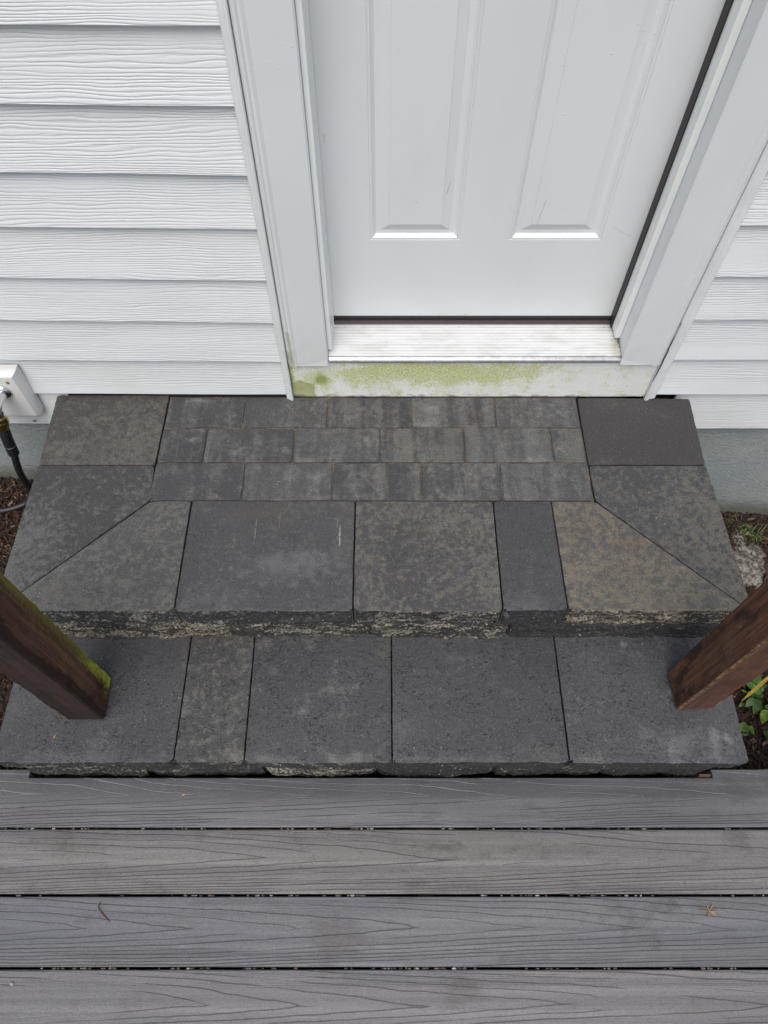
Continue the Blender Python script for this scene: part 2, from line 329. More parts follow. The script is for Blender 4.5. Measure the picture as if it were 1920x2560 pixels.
M = dict(
    siding=mat_siding(), trim=mat_white('casing_aluminium', (.745, .78, .788), .2, .40, segs=[(-.244, .150, -.248, .27, .0065, .55, (.36, .36, .20)), (-.252, .150, -.2525, .20, .006, .5, (.22, .24, .10))]), jch=mat_white('j_channel', (.77, .80, .795), .22, .5, (.45, .46, .38)),
    door=mat_white('door_paint', (.745, .78, .79), .12, .36, (.6, .62, .52), segs=[
        (.372, .560, .362, .492, .0012, .6, (.35, .35, .34)), (.545, .487, .595, .462, .0022, .35, (.5, .5, .40)), (-.138 + .012, .70, -.126, .715, .005, .30, (.55, .45, .40)),
        (.150, .603, .143, .575, .0011, .6, (.3, .26, .24)), (.066, .560, .078, .553, .0012, .5, (.42, .36, .30)), (.29, .545, .305, .525, .0010, .5, (.4, .4, .4)), (-.045, .600, -.03, .592, .0010, .5, (.45, .42, .4)), (.22, .2125, .2216, .2125, .0022, .8, (.15, .08, .06))]), stop=plain('stop_vinyl', (.85, .87, .85), .35, var=.02),
    kick=mat_kick(), thr=mat_thr(), black=plain('black_rubber', (.022, .019, .020), .5, bscale=120, bdist=.0003),
    brown=plain('sweep_vinyl', (.055, .042, .044), .5, bscale=120, bdist=.0003), alu=plain('aluminium', (.62, .62, .62), .32, 1, bscale=60, bdist=.0002),
    chrome=plain('chrome', (.75, .76, .78), .12, 1, var=.02), brass=plain('brass', (.62, .46, .17), .28, 1, bscale=60, bdist=.0003),
    hose=plain('hose_rubber', (.017, .018, .021), .42, bscale=90, bdist=.0004), found=mat_found(), soil=mat_ground(), deck=mat_deck(),
    sand=mat_sand(), dark=plain('bedding_grit', (.014, .013, .012), .95, bscale=150, bdist=.002), joist=plain('treated_joist', (.06, .04, .025), .8, bscale=40, bdist=.001),
    chip=mat_vcol('bark_chip'), peb=mat_vcol('pebble', .7), leaf=mat_vcol('leaf_green', .45, 120, .0005), wood=plain('split_wood', (.10, .055, .03), .8, bscale=70, bdist=.001),
    block=mat_white('block_vinyl', (.76, .765, .74), .12, .38, (.5, .42, .3)), crust=None, moss=plain('moss', (.10, .095, .02), .95, bscale=300, bdist=.002, var=.5))
g = G('cement_crust'); _n = g.noise(g.pos, 60, 6, .7)
M['crust'] = g.fin(g.mix(g.step(_n, .40, .62), (.07, .055, .045), (.30, .29, .25)), .9, g.bump(_n, .004, 1))

# ---------------------------------------------------------------- mesh helpers
def mesh(name, V, F, mats, parent=None, loc=(0, 0, 0), smooth=False, idx=None, fattr=None, vcol=None, bevel=0):
    me = bpy.data.meshes.new(name); me.from_pydata([tuple(v) for v in V], [], F)
    for m in (mats if isinstance(mats, (list, tuple)) else [mats]): me.materials.append(m)
    if idx: me.polygons.foreach_set('material_index', idx)
    if smooth: me.polygons.foreach_set('use_smooth', [True] * len(F))
    if fattr is not None:
        a = me.attributes.new('rnd', 'FLOAT', 'FACE'); a.data.foreach_set('value', fattr)
    if vcol is not None:
        a = me.attributes.new('tint', 'FLOAT_COLOR', 'FACE'); a.data.foreach_set('color', [c for t in vcol for c in (*t, 1)])
    me.update()
    o = bpy.data.objects.new(name, me); C.objects.link(o); o.location = loc
    if parent: o.parent = parent
    if bevel:
        b = o.modifiers.new('b', 'BEVEL'); b.width = bevel; b.segments = 2; b.limit_method = 'ANGLE'
    return o
def thing(name, label, cat, loc=(0, 0, 0), group=None, rz=0):
    o = bpy.data.objects.new(name, None); C.objects.link(o); o.location = loc; o.rotation_euler.z = rz
    o.empty_display_size = .05
    return tag(o, label, cat, group)
def tag(o, label, cat, group=None):
    o['label'] = label; o['category'] = cat
    if group: o['group'] = group
    return o
def boxg(x0, x1, y0, y1, z0, z1):
    V = [(x0, y0, z0), (x1, y0, z0), (x1, y1, z0), (x0, y1, z0), (x0, y0, z1), (x1, y0, z1), (x1, y1, z1), (x0, y1, z1)]
    return V, [(0, 3, 2, 1), (4, 5, 6, 7), (0, 1, 5, 4), (1, 2, 6, 5), (2, 3, 7, 6), (3, 0, 4, 7)]
def box(name, b, mat, parent=None, bevel=0, **k):
    V, F = boxg(*b); return mesh(name, V, F, mat, parent, bevel=bevel, **k)
def join(parts):
    V, F = [], []
    for v, f in parts:
        n = len(V); V += v; F += [tuple(i + n for i in q) for q in f]
    return V, F
def extrude_z(prof, z0, z1, zf=None):          # prof: list of (x,y) in order; closed polygon; zf(x)->z0 override
    n = len(prof); V = [(x, y, zf(x) if zf else z0) for x, y in prof] + [(x, y, z1) for x, y in prof]
    return V, [(i, (i + 1) % n, n + (i + 1) % n, n + i) for i in range(n)] + [tuple(range(n))[::-1], tuple(range(n, 2 * n))]
def extrude_x(prof, x0, x1):
    n = len(prof); V = [(x0, y, z) for y, z in prof] + [(x1, y, z) for y, z in prof]
    return V, [(i, (i + 1) % n, n + (i + 1) % n, n + i) for i in range(n)] + [tuple(range(n))[::-1], tuple(range(n, 2 * n))]
def tube(pts, rad, seg=14, caps=True):
    pts = [Vector(p) for p in pts]; rad = rad if isinstance(rad, (list, tuple)) else [rad] * len(pts)
    V, F = [], []; up = Vector((.13, .21, 1)).normalized()
    for i, p in enumerate(pts):
        t = (pts[min(i + 1, len(pts) - 1)] - pts[max(i - 1, 0)]).normalized()
        a = t.cross(up)
        if a.length < .2: a = t.cross(Vector((1, .1, 0)))
        a.normalize(); b = t.cross(a)
        if i and a.dot(pa) < 0: a, b = -a, -b
        pa = a
        for k in range(seg):
            th = 2 * math.pi * k / seg; V.append(tuple(p + (a * math.cos(th) + b * math.sin(th)) * rad[i]))
    for i in range(len(pts) - 1):
        for k in range(seg):
            F.append((i * seg + k, i * seg + (k + 1) % seg, (i + 1) * seg + (k + 1) % seg, (i + 1) * seg + k))
    if caps: F.append(tuple(range(seg))[::-1]); F.append(tuple((len(pts) - 1) * seg + k for k in range(seg)))
    return V, F
def smoothpath(P, n=8):
    P = [Vector(p) for p in P]; Q = [P[0]] + P + [P[-1]]; out = []
    for i in range(1, len(Q) - 2):
        for k in range(n):
            t = k / n; a, b, c, d = Q[i - 1], Q[i], Q[i + 1], Q[i + 2]
            out.append(.5 * ((2 * b) + (c - a) * t + (2 * a - 5 * b + 4 * c - d) * t * t + (3 * b - a - 3 * c + d) * t ** 3))
    return out + [P[-1]]
def fb(x, y, z, o=4): return mn.fractal(Vector((x, y, z)), 1.0, 2.0, o)

def stone(name, poly, z0, z1, mat, parent, front=(), splitmat=None, amp=.006, seed=0, bev=.0025, jit=.0007, label=None, step=.008, og=None, rc=.004):
    """a concrete block: outline loft with worn edges; the edges in `front` are split rough.  poly is CCW (seen from above)."""
    n = len(poly); pts = []                                  # (x,y,nx,ny,is_front,dist_to_end)
    for i in range(n):
        a = Vector(poly[i]); b = Vector(poly[(i + 1) % n]); L = (b - a).length; d = (b - a) / L
        nx, ny = d.y, -d.x; isf = i in front; st = step * .55 if isf else step
        k = max(2, int(L / st))
        pa = (poly[i][0] - poly[i - 1][0], poly[i][1] - poly[i - 1][1]); lp = math.hypot(*pa); pnx, pny = pa[1] / lp, -pa[0] / lp
        for j in range(k):
            p = a + d * (L * j / k)
            if j == 0:
                mx_, my_ = nx + pnx, ny + pny; l2 = mx_ * mx_ + my_ * my_; mx_, my_ = mx_ * 2 / l2, my_ * 2 / l2
                pts.append((p.x - mx_ * rc * .4, p.y - my_ * rc * .4, mx_, my_, isf or ((i - 1) % n in front), 0))
            else: pts.append((p.x, p.y, nx, ny, isf, min(L * j / k, L - L * j / k)))
    dz = z0 - z1
    lev = [(0, bev, 0), (bev * .45, bev * .35, 0), (bev * 1.4, 0, 0)]
    nz = 3 if not front else max(6, int(dz / .006))
    for k in range(1, nz + 1): lev.append((bev * 1.4 + (dz - bev * 1.4) * k / nz, 0, 1))
    V, F, I = [], [], []
    ox, oy = og or (0, 0)
    for li, (dd, ins, _) in enumerate(lev):
        for (x, y, nx, ny, isf, de) in pts:
            off = -ins + jit * fb(x * 60 + seed, y * 60, dd * 90, 3)
            if isf:
                q = fb(x * 13 + seed * 7, y * 3, -dd * 26 + seed, 6); q2 = fb(x * 55 + seed, 3.1, -dd * 70, 4)
                wgt = min(1, .35 + dd / .012)
                q3 = fb(x * 5 + seed * 3, 7.7, -dd * 9 + seed, 2)
                off += (amp * q + amp * .35 * q2 + .006 * q3) * wgt - .002
                off -= .011 * math.exp(-de / .006) * min(1, dd / .012) + .0025 * math.exp(-de / .004)
                if dd > dz - .004: off -= .0015
            V.append((x + nx * off - ox, y + ny * off - oy, z0 - dd + (.0008 * fb(x * 40, y * 40, seed, 2) if li == 0 else 0)))
    m = len(pts)
    for li in range(len(lev) - 1):
        for k in range(m):
            k2 = (k + 1) % m; F.append((li * m + k, (li + 1) * m + k, (li + 1) * m + k2, li * m + k2))
            I.append(1 if (front and li >= 1 and pts[k][4] and (pts[k2][4])) else 0)
    # top: inner ring fan so shading stays planar
    F.append(tuple(range(m))); I.append(0)
    F.append(tuple((len(lev) - 1) * m + k for k in range(m))[::-1]); I.append(0)
    V = [(a, b, min(c, z0)) for a, b, c in V]
    for k in range(m): V[k] = (V[k][0], V[k][1], z0)
    mats = [mat] + ([splitmat] if splitmat else [mat] if front else [])
    o = mesh(name, V, F, mats, parent, idx=I)
    if label: o['label'] = label
    return o

# ================================================================ GROUND
def gz(x, y=0): return -.58 - .0886 * max(-1.7, min(1.7, x))
xs = [-60, -30, -15, -8, -5, -3.4, -2.6] + [-2.1 + .06 * i for i in range(71)] + [2.6, 3.4, 5, 8, 15, 30, 60]
ys = [-60, -30, -15, -8, -4, -2, -1] + [-.4 + .06 * i for i in range(32)] + [2, 4, 8, 15, 30, 60]
V = [(x, y, gz(x) + (.012 * fb(x * 5, y * 5, 0) if abs(x) < 2.1 and -.5 < y < 1.5 else 0)) for y in ys for x in xs]
nx_ = len(xs); F = [(j * nx_ + i, j * nx_ + i + 1, (j + 1) * nx_ + i + 1, (j + 1) * nx_ + i) for j in range(len(ys) - 1) for i in range(nx_ - 1)]
o = mesh('ground', V, F, M['soil'], smooth=True); o['kind'] = 'structure'

rng = random.Random(4)
def chips(regions, count):
    V, F, T = [], [], []
    for (x0, x1, y0, y1) in regions:
        for _ in range(count):
            x, y = rng.uniform(x0, x1), rng.uniform(y0, y1); z = gz(x) + .012 * fb(x * 5, y * 5, 0) + rng.uniform(0, .012)
            l = rng.uniform(.0025, .009) * (1 if rng.random() < .88 else 2.1); wd = l * rng.uniform(.18, .5); th = rng.uniform(.0008, .003)
            a = rng.uniform(0, 6.28); tl = rng.gauss(0, .35); tr = rng.gauss(0, .35)
            ca, sa = math.cos(a), math.sin(a); n = len(V)
            for (u, v, t) in ((-1, -.7, 0), (1, -1, 0), (.8, 1, 0), (-1, .8, 0), (-.8, -.6, 1), (.9, -.8, 1), (.7, .8, 1), (-.9, .6, 1)):
                lx, ly = u * l, v * wd; V.append((x + lx * ca - ly * sa, y + lx * sa + ly * ca, z + lx * tl + ly * tr + t * th))
            fs = [(4, 5, 6, 7), (0, 1, 5, 4), (1, 2, 6, 5), (2, 3, 7, 6), (3, 0, 4, 7)]
            F += [tuple(i + n for i in q) for q in fs]
            b = rng.random(); k = rng.uniform(.5, 1.3)
            c = (.060, .030, .018) if b < .40 else (.022, .014, .010) if b < .82 else (.12, .055, .032) if b < .95 else (.24, .17, .11)
            T += [tuple(q * k for q in c)] * 5
    o = mesh('mulch', V, F, M['chip'], vcol=T); o['kind'] = 'stuff'; o['label'] = 'brown shredded bark mulch beside the stone steps'
chips([(-1.55, -.90, .36, 1.37), (.84, 1.55, .36, 1.37)], 14000)

# ================================================================ HOUSE
YS = 1.343
house = thing('house', 'white house wall with lap siding and a white panelled entry door above the stone steps', 'house', (.24, 1.40, -.6))
HX, HY, HZ = house.location
def hp(o):
    o.parent = house
    o.matrix_parent_inverse.identity()
    o.location = (-HX, -HY, -HZ)
    return o
def siding(name, x0, x1, courses, slope, last=None):
    """courses: list of bottom heights at the trim edge (ascending); slope: z rise per metre away from the trim"""
    V, F, A = [], [], []
    xr = x1 if x0 < -1 else x0                      # trim side
    for ci in range(len(courses) - 1):
        zb, zt = courses[ci], courses[ci + 1]
        lo, hi = x0, x1
        if ci == 0: lo, hi = last
        nseg = max(2, int((hi - lo) / .05)); n = len(V)
        for i in range(nseg + 1):
            x = lo + (hi - lo) * i / nseg
            dx = min(abs(x - xr), 1.0); s0, s1 = slope[min(ci, len(slope) - 1)], slope[min(ci + 1, len(slope) - 1)]
            zz = zb + s0 * dx + .0012 * fb(x * 3, ci, 0); z2 = zt + s1 * dx
            yy = YS + .0012 * fb(x * 2, ci, 5)
            prof = [(yy + .018, zz + .0035), (yy + .001, zz), (yy, zz + .0016), (yy + .0060, zz + (z2 - zz) * .33), (yy + .0160, z2 - .007), (yy + .0260, z2 + .000), (yy + .0270, z2 + .012)]
            V += [(x, py, pz) for py, pz in prof]
        for i in range(nseg):
            for k in range(6): F.append((n + i * 7 + k, n + (i + 1) * 7 + k, n + (i + 1) * 7 + k + 1, n + i * 7 + k + 1)); A.append(ci * .137 + (.5 if x0 > 0 else 0))
        for e in (0, nseg): F.append(tuple(n + e * 7 + k for k in range(7))); A.append(0)
    F = [tuple(q) for q in F]
    return hp(mesh(name, V, F, M['siding'], fattr=A))
up = [.9727 + .139 * k for k in range(1, 13)]
o = siding('siding', -3.2, -.272, [-.130, .009, .1431, .2854, .4206, .5637, .6927, .8349, .9727] + up, [.006, .007, .012, .016, .015, .013, .017, .0097, .004], last=(-3.2, -.912))
o['label'] = 'white wood-grain lap siding left of the door'
o = siding('siding', .772, 3.2, [-.149, .009, .1521, .2965, .433, .5745, .7091, .846, .983] + [.983 + .139 * k for k in range(1, 13)], [0], last=(.853, 3.2))
o['label'] = 'white wood-grain lap siding right of the door'
# wall core (dark sheathing behind) and foundation
hp(box('wall_core', (-3.2, -.26, 1.384, 1.60, -.13, 2.6), M['dark']))
hp(box('wall_core', (.76, 3.2, 1.384, 1.60, -.13, 2.6), M['dark']))
hp(box('wall_core', (-.26, .76, 1.50, 1.60, -.13, 2.6), M['dark']))
def grid_wall(x0, x1, y, z0, z1):
    nx, nz = int((x1 - x0) / .04), int((z1 - z0) / .04)
    V = [(x0 + (x1 - x0) * i / nx, y + .0015 * fb(i * .3, j * .3, 0), z0 + (z1 - z0) * j / nz) for j in range(nz + 1) for i in range(nx + 1)]
    return V, [(j * (nx + 1) + i, j * (nx + 1) + i + 1, (j + 1) * (nx + 1) + i + 1, (j + 1) * (nx + 1) + i) for j in range(nz) for i in range(nx)]
V, F = join([grid_wall(-3.2, 3.2, 1.366, -.95, -.131), boxg(-3.2, 3.2, 1.37, 1.6, -.95, -.132)])
o = hp(mesh('foundation', V, F, M['found'], smooth=False)); o['label'] = 'grey-green painted stucco foundation under the siding'

# casing: aluminium wrapped brick mould, J channels
def casing(s, xo, xi, zb):
    # s=+1 : outer edge at smaller x (left of the door); profile from outer to inner
    P = [(0, 1.352), (0, 1.334), (.004, 1.326), (.010, 1.3235), (.014, 1.3265), (.019, 1.3255), (.026, 1.329), (abs(xi - xo) - .003, 1.3305), (abs(xi - xo), 1.333), (abs(xi - xo), 1.46), (.0, 1.46)]
    prof = [(xo + s * d, y) for d, y in P]
    V, F = [], []; n = len(prof); levels = [zb] + [zb + .02 * k for k in range(1, 60)] + [zb + 1.4, 2.15]
    for z in levels:
        for k, (x, y) in enumerate(prof):
            wv = .0010 * fb(x * 20, z * 3.3, s * 3) if 1 <= k <= 7 else 0
            if z < zb + .001 and k in (7, 8): wv -= .002
            V.append((x, y + wv, z + (.004 * (1 if k < 4 else 0) if z == zb else 0)))
    for j in range(len(levels) - 1):
        for k in range(n): F.append((j * n + k, j * n + (k + 1) % n, (j + 1) * n + (k + 1) % n, (j + 1) * n + k))
    F.append(tuple(range(n)));
    return hp(mesh('door_casing', V, F, M['trim'], smooth=False))
casing(1, -.258, -.1497, .1443)
casing(-1, .7465, .6365, .1480)
hp(box('door_casing', (-.30, .79, 1.3235, 1.40, 2.151, 2.26), M['trim'], bevel=.002))
def jch(s, xo, xi, zb):
    P = [(0, 1.3445), (0, 1.3365), (.002, 1.334), (abs(xi - xo) * .55, 1.3335), (abs(xi - xo) * .62, 1.3305), (abs(xi - xo) * .9, 1.3295), (abs(xi - xo), 1.333), (abs(xi - xo), 1.365), (0, 1.365)]
    V, F = [], []; n = len(P); levels = [zb + .025 * k for k in range(50)] + [2.15]
    for z in levels:
        w = .0016 * fb(z * 5, s, 0, 3); w2 = .0014 * fb(z * 9, s * 2, 4, 3)
        for k, (d, y) in enumerate(P): V.append((xo + s * (d + (w if k < 3 else 0)), y + (w2 if 0 < k < 6 else 0), z + (.004 * math.sin(k) if z == zb else 0)))
    for j in range(len(levels) - 1):
        for k in range(n): F.append((j * n + k, j * n + (k + 1) % n, (j + 1) * n + (k + 1) % n, (j + 1) * n + k))
    F.append(tuple(range(n)))
    return hp(mesh('corner_channel', V, F, M['jch']))
jch(1, -.2795, -.2605, -.002)
jch(-1, .7790, .7490, .001)
# kick board below the threshold
o = hp(box('kick_board', (-.2604, .7488, 1.343, 1.375, .0012, .1535), M['kick'], bevel=.0015)); o['label'] = 'white kick board stained with yellow-green algae'
# sill / threshold
prof = [(1.334, .158), (1.334, .163), (1.338, .1665), (1.3415, .1665), (1.3415, .169), (1.345, .172), (1.455, .187), (1.455, .150), (1.344, .150)]
thr = hp(mesh('threshold', *extrude_x(prof, -.1487, .6355), M['thr'], bevel=.0006)); thr['label'] = 'ribbed white threshold with dirt in its grooves'
o = mesh('nosing', *extrude_x([(1.3315, .1545), (1.3305, .1605), (1.334, .1655), (1.3385, .1672), (1.3385, .1700), (1.3425, .1700), (1.3425, .1545)], -.1475, .6345), M['alu'], thr, bevel=.0006)
# jambs, stops, weather strips
hp(box('door_jamb', (-.1497, -.1385, 1.46, 1.52, .187, 2.15), M['trim'])); hp(box('door_jamb', (.6255, .6365, 1.46, 1.52, .187, 2.15), M['trim']))
def rstrip(x0, x1, y0, y1, z0, z1, mat, nm):
    xm = (x0 + x1) / 2; r = (x1 - x0) / 2
    V, F = [], []; out = [(xm + r * math.cos(a), z0 + r + r * math.sin(a)) for a in [math.pi + math.pi * k / 10 for k in range(11)]] + [(x1, z1), (x0, z1)]
    n = len(out); V = [(x, y0, z) for x, z in out] + [(x, y1, z) for x, z in out]
    F = [tuple(range(n))] + [tuple(range(n, 2 * n))[::-1]] + [(i, n + i, n + (i + 1) % n, (i + 1) % n) for i in range(n)]
    return hp(mesh(nm, V, F, mat, bevel=.0012))
rstrip(-.1492, -.1378, 1.346, 1.452, .188, 2.15, M['stop'], 'door_stop')
rstrip(.6195, .6358, 1.388, 1.452, .188, 2.15, M['stop'], 'door_stop')
hp(box('weatherstrip', (.6158, .6192, 1.425, 1.451, .19, 2.15), M['black'])); hp(box('weatherstrip', (-.1385, -.1366, 1.430, 1.4515, .19, 2.15), M['stop']))
def crack(P, rad):
    P = [Vector(p) for p in P]; Q = []
    for a, b in zip(P[:-1], P[1:]):
        n = max(2, int((b - a).length / .008))
        for k in range(n): p = a.lerp(b, k / n); p.x += .0016 * fb(p.z * 25, rad * 900, 1, 3); Q.append(p)
    Q.append(P[-1]); V, F = tube(Q, [rad * (.25 + .75 * abs(math.sin(.5 + 3 * i / len(Q))) + .25 * fb(i * .4, 0, 0)) for i in range(len(Q))], 6)
    return hp(mesh('caulk_crack', V, F, M['black']))
crack([(.7492, 1.3375, .004), (.7490, 1.3330, .10), (.7488, 1.3305, .16), (.7486, 1.3300, .24), (.7486, 1.3300, .30)], .0016)
crack([(-.2603, 1.3385, .004), (-.2604, 1.3385, .08), (-.2604, 1.3335, .15), (-.2602, 1.3335, .20)], .0011)
# door slab with embossed panels
DY = 1.4525
def door():
    X0, X1, Z0, Z1 = -.1368, .6250, .2080, 2.14
    panels = [(-.0333, .1825, .452, 1.16), (.3035, .5245, .452, 1.16), (-.0333, .1825, 1.27, 2.02), (.3035, .5245, 1.27, 2.02)]
    gx = [X0, -.0333, .1825, .3035, .5245, X1]; gzz = [Z0, .452, 1.16, 1.27, 2.02, Z1]
    V, F = [], []
    def q(*p):
        n = len(V); V.extend(p); F.append(tuple(range(n, n + len(p))))
    for i in range(5):
        for j in range(5):
            if i in (1, 3) and j in (1, 3): continue
            q((gx[i], DY, gzz[j]), (gx[i + 1], DY, gzz[j]), (gx[i + 1], DY, gzz[j + 1]), (gx[i], DY, gzz[j + 1]))
    for (a, b, c, d) in panels:
        rings = [(0, 0), (.0008, .0020), (.0022, .0020), (.0030, .0004), (.0060, .0004), (.0080, .0040), (.014, .0095), (.021, .0096), (.0245, .0099), (.0265, .0088), (.0460, .0018), (.0470, .0002)]
        pr = None
        for s, y in rings:
            sx = s; r = [(a + sx, DY + y, c + s * .92), (b - sx, DY + y, c + s * .92), (b - sx, DY + y, d - s), (a + sx, DY + y, d - s)]
            if pr:
                for k in range(4): q(pr[k], pr[(k + 1) % 4], r[(k + 1) % 4], r[k])
            pr = r
        q(*pr)
    v2, f2 = boxg(X0, X1, DY + .010, DY + .045, Z0, Z1)
    # edges joining face to core
    q((X0, DY, Z0), (X0, DY + .012, Z0), (X1, DY + .012, Z0), (X1, DY, Z0))
    q((X0, DY, Z0), (X0, DY, Z1), (X0, DY + .012, Z1), (X0, DY + .012, Z0)); q((X1, DY, Z0), (X1, DY + .012, Z0), (X1, DY + .012, Z1), (X1, DY, Z1))
    V, F = join([(V, F), (v2, f2)])
    return hp(mesh('door', V, F, M['door']))
d = door(); d['label'] = 'white panelled entry door with embossed panels'
sw = mesh('door_sweep', *extrude_x([(1.4545, .2075), (1.4495, .2065), (1.4485, .2010), (1.4535, .1985), (1.4495, .1975), (1.4480, .1925), (1.4510, .1885), (1.480, .1885), (1.480, .2075)], -.1362, .6185), M['black'], d)
mesh('door_sweep', *extrude_x([(1.4478, .1972), (1.4440, .1968), (1.4400, .1900), (1.4478, .1893)], -.1350, .6180), M['brown'], d)
hp(box('gap_shade_strip', (-.912, -.282, 1.3475, 1.352, -.03, .0065), M['dark']))  # dark strip standing in for the shade in the gap below the siding
# a line of moss in the right-hand sill corner
V, F = [], []
for i in range(140):
    t = rng.random(); y = 1.336 + .062 * t; z = .167 + .0136 * t * .9; x = .6365 - abs(rng.gauss(0, .0045)); s = rng.uniform(.0008, .0022); n = len(V)
    V += [(x - s, y, z), (x + s, y - s * .4, z), (x + s * .3, y + s, z), (x, y, z + s * 1.8)]; F += [(n, n + 1, n + 3), (n + 1, n + 2, n + 3), (n + 2, n, n + 3)]
mesh('moss_line', V, F, M['moss'], thr)

# ================================================================ STONE STEPS
steps = thing('stone_steps', 'two dark grey concrete stone steps with mottled slabs leading up to the white door', 'steps', (0, .95, -.6))
def sp(o, p=None):
    o.parent = p or steps
    if p is None: o.location = (0, -.95, .6)
    return o
G_ = .0006
def sh(poly, g=G_):           # shrink a convex CCW polygon by g
    out = []; n = len(poly)
    for i in range(n):
        a, b, c = Vector(poly[i - 1]), Vector(poly[i]), Vector(poly[(i + 1) % n])
        d1 = (b - a).normalized(); d2 = (c - b).normalized(); n1 = Vector((d1.y, -d1.x)); n2 = Vector((d2.y, -d2.x)); m = n1 + n2; m = m * (2 / m.length_squared)
        out.append(tuple(b - m * g))
    return out
WARM = (.158, .147, .118); COOL = (.150, .150, .140); DK = (.058, .057, .058); DKB = (.060, .061, .066)
landing = sp(mesh('upper_landing', *join([boxg(-.90, .84, .73, 1.325, -.60, -.030)]), M['dark']))
landing['label'] = 'upper landing of large border slabs around three rows of small pavers'
# sand bed between small pavers
nxs, nys = 130, 60
V = [(-.618 + 1.172 * i / nxs, .991 + .355 * j / nys, -.0048 + .0018 * fb(i * .5, j * .5, 0)) for j in range(nys + 1) for i in range(nxs + 1)]
F = [(j * (nxs + 1) + i, j * (nxs + 1) + i + 1, (j + 1) * (nxs + 1) + i + 1, (j + 1) * (nxs + 1) + i) for j in range(nys) for i in range(nxs)]
mesh('joint_sand', V, F, M['sand'], landing, smooth=True)
ST = -.086; TZ = 0.0; MZ = -.172
big = [
 ('A', [(-.9385, 1.1045), (-.6225, 1.1045), (-.6205, 1.3500), (-.9455, 1.3500)], (), dict(dark=(.066, .063, .060), light=(.150, .137, .112), amt=.0, seed=1, blobs=[(-.70, 1.17, .26, .16, .30), (-.90, 1.13, .12, .08, .15)], scale=16),
  'slab at the back left corner mottled brown towards its inner edge'),
 ('B', [(-.9430, .6720), (-.6150, .9930), (-.6222, 1.1025), (-.9400, 1.1025)], (), dict(dark=DK, light=COOL, amt=-.05, seed=2, blobs=[(-.95, .85, .17, .30, .33), (-.64, 1.02, .05, .10, .15)], scale=15),
  'left mitred slab, dark with a paler left edge'),
 ('C', [(-.9400, .6749), (-.5065, .6749), (-.5080, .9895), (-.6130, .9895)], (0,), dict(dark=(.082, .083, .082), light=(.165, .162, .140), amt=.48, seed=3, scale=15, blobs=[(-.75, .70, .35, .12, .12)], pits=.35),
  'front left mitred slab, pale grey-green and mottled'),
 ('D', [(-.5045, .6740), (-.0760, .6740), (-.0766, .9895), (-.5045, .9895)], (0,), dict(dark=(.066, .066, .071), light=(.15, .145, .125), amt=.05, seed=4, scale=13, mott=.5, pits=.4,
   marks=[(-.24, .80, .20, .075, .65, (.150, .155, .175)), (-.42, .71, .10, .05, .5, (.13, .135, .15)), (-.31, .95, .14, .06, .55, (.082, .066, .048)), (-.113, .885, .0028, .036, .75, (.42, .42, .39)), (-.12, .92, .0022, .013, .5, (.34, .34, .31)), (-.33, .90, .0018, .05, .45, (.3, .3, .28)), (-.27, .93, .0014, .03, .35, (.3, .3, .28)), (-.10, .97, .05, .02, .4, (.12, .10, .07))]),
  'wide front slab with a pale cloudy stain and a short white scrape'),
 ('E', [(-.0740, .6749), (.2855, .6749), (.2860, .9880), (-.0740, .9895)], (0,), dict(dark=(.062, .061, .063), light=(.160, .155, .125), amt=.08, seed=5, scale=17, blobs=[(.18, .93, .25, .09, .22), (.26, .78, .06, .15, .22), (-.05, .9, .05, .1, .1)], pits=.45),
  'front slab with tan mottling near its back edge'),
 ('F', [(.2880, .6749), (.4430, .6749), (.4390, .9880), (.2880, .9880)], (0,), dict(dark=(.058, .058, .062), light=(.115, .115, .118), amt=.08, seed=6, scale=12, mott=.5, pits=.5, blobs=[(.33, .69, .12, .05, .3), (.30, .95, .04, .05, .2)]),
  'narrow dark front slab'),
 ('Gg', [(.4455, .6749), (.8850, .6749), (.5545, .9880), (.4410, .9880)], (0,), dict(dark=(.092, .090, .084), light=(.205, .180, .130), amt=.68, seed=7, scale=15, pits=.3, marks=[(.62, .86, .10, .04, .55, (.13, .085, .055)), (.53, .95, .08, .05, .3, (.10, .095, .09)), (.50, .90, .06, .04, .3, (.12, .07, .05))]),
  'front right mitred slab, tan and warm grey'),
 ('Hh', [(.8880, .6730), (.8745, 1.1025), (.5550, 1.1025), (.5565, .9905)], (), dict(dark=(.060, .061, .065), light=(.158, .150, .120), amt=-.05, seed=8, scale=17, blobs=[(.84, .88, .17, .30, .42), (.60, 1.08, .08, .05, .2)], marks=[(.86, .70, .1, .08, .3, (.16, .13, .10))]),
  'right mitred slab, mottled tan towards its outer edge'),
 ('I', [(.5550, 1.1050), (.8735, 1.1050), (.8805, 1.3370), (.5575, 1.3400)], (), dict(dark=(.056, .053, .053), light=(.13, .125, .115), amt=-.35, seed=9, scale=12, mott=.5, blobs=[(.60, 1.115, .06, .03, .35)], pits=.1),
  'slab at the back right corner, plain charcoal'),
]
for (nm, poly, fr, kw, lab) in big:
    a = sum(poly[i][0] * poly[(i + 1) % 4][1] - poly[(i + 1) % 4][0] * poly[i][1] for i in range(4))
    assert a > 0 or nm == 'x', nm
    m = mat_paver('slab_concrete_' + nm, edge=.673 if fr else None, **kw); sm = None
    if fr: sm = mat_split('slab_split_' + nm, tuple(x * .75 for x in kw['dark']), tuple(x * 1.6 for x in kw['light']), kw['seed'], {'C': .75, 'D': .18, 'E': .62, 'F': -.1, 'Gg': .8}[nm])
    stone('border_slab', sh(poly), TZ, ST + .001, m, landing, fr, sm, seed=kw['seed'], label=lab, amp=.0080, bev=.0012, jit=.0010)
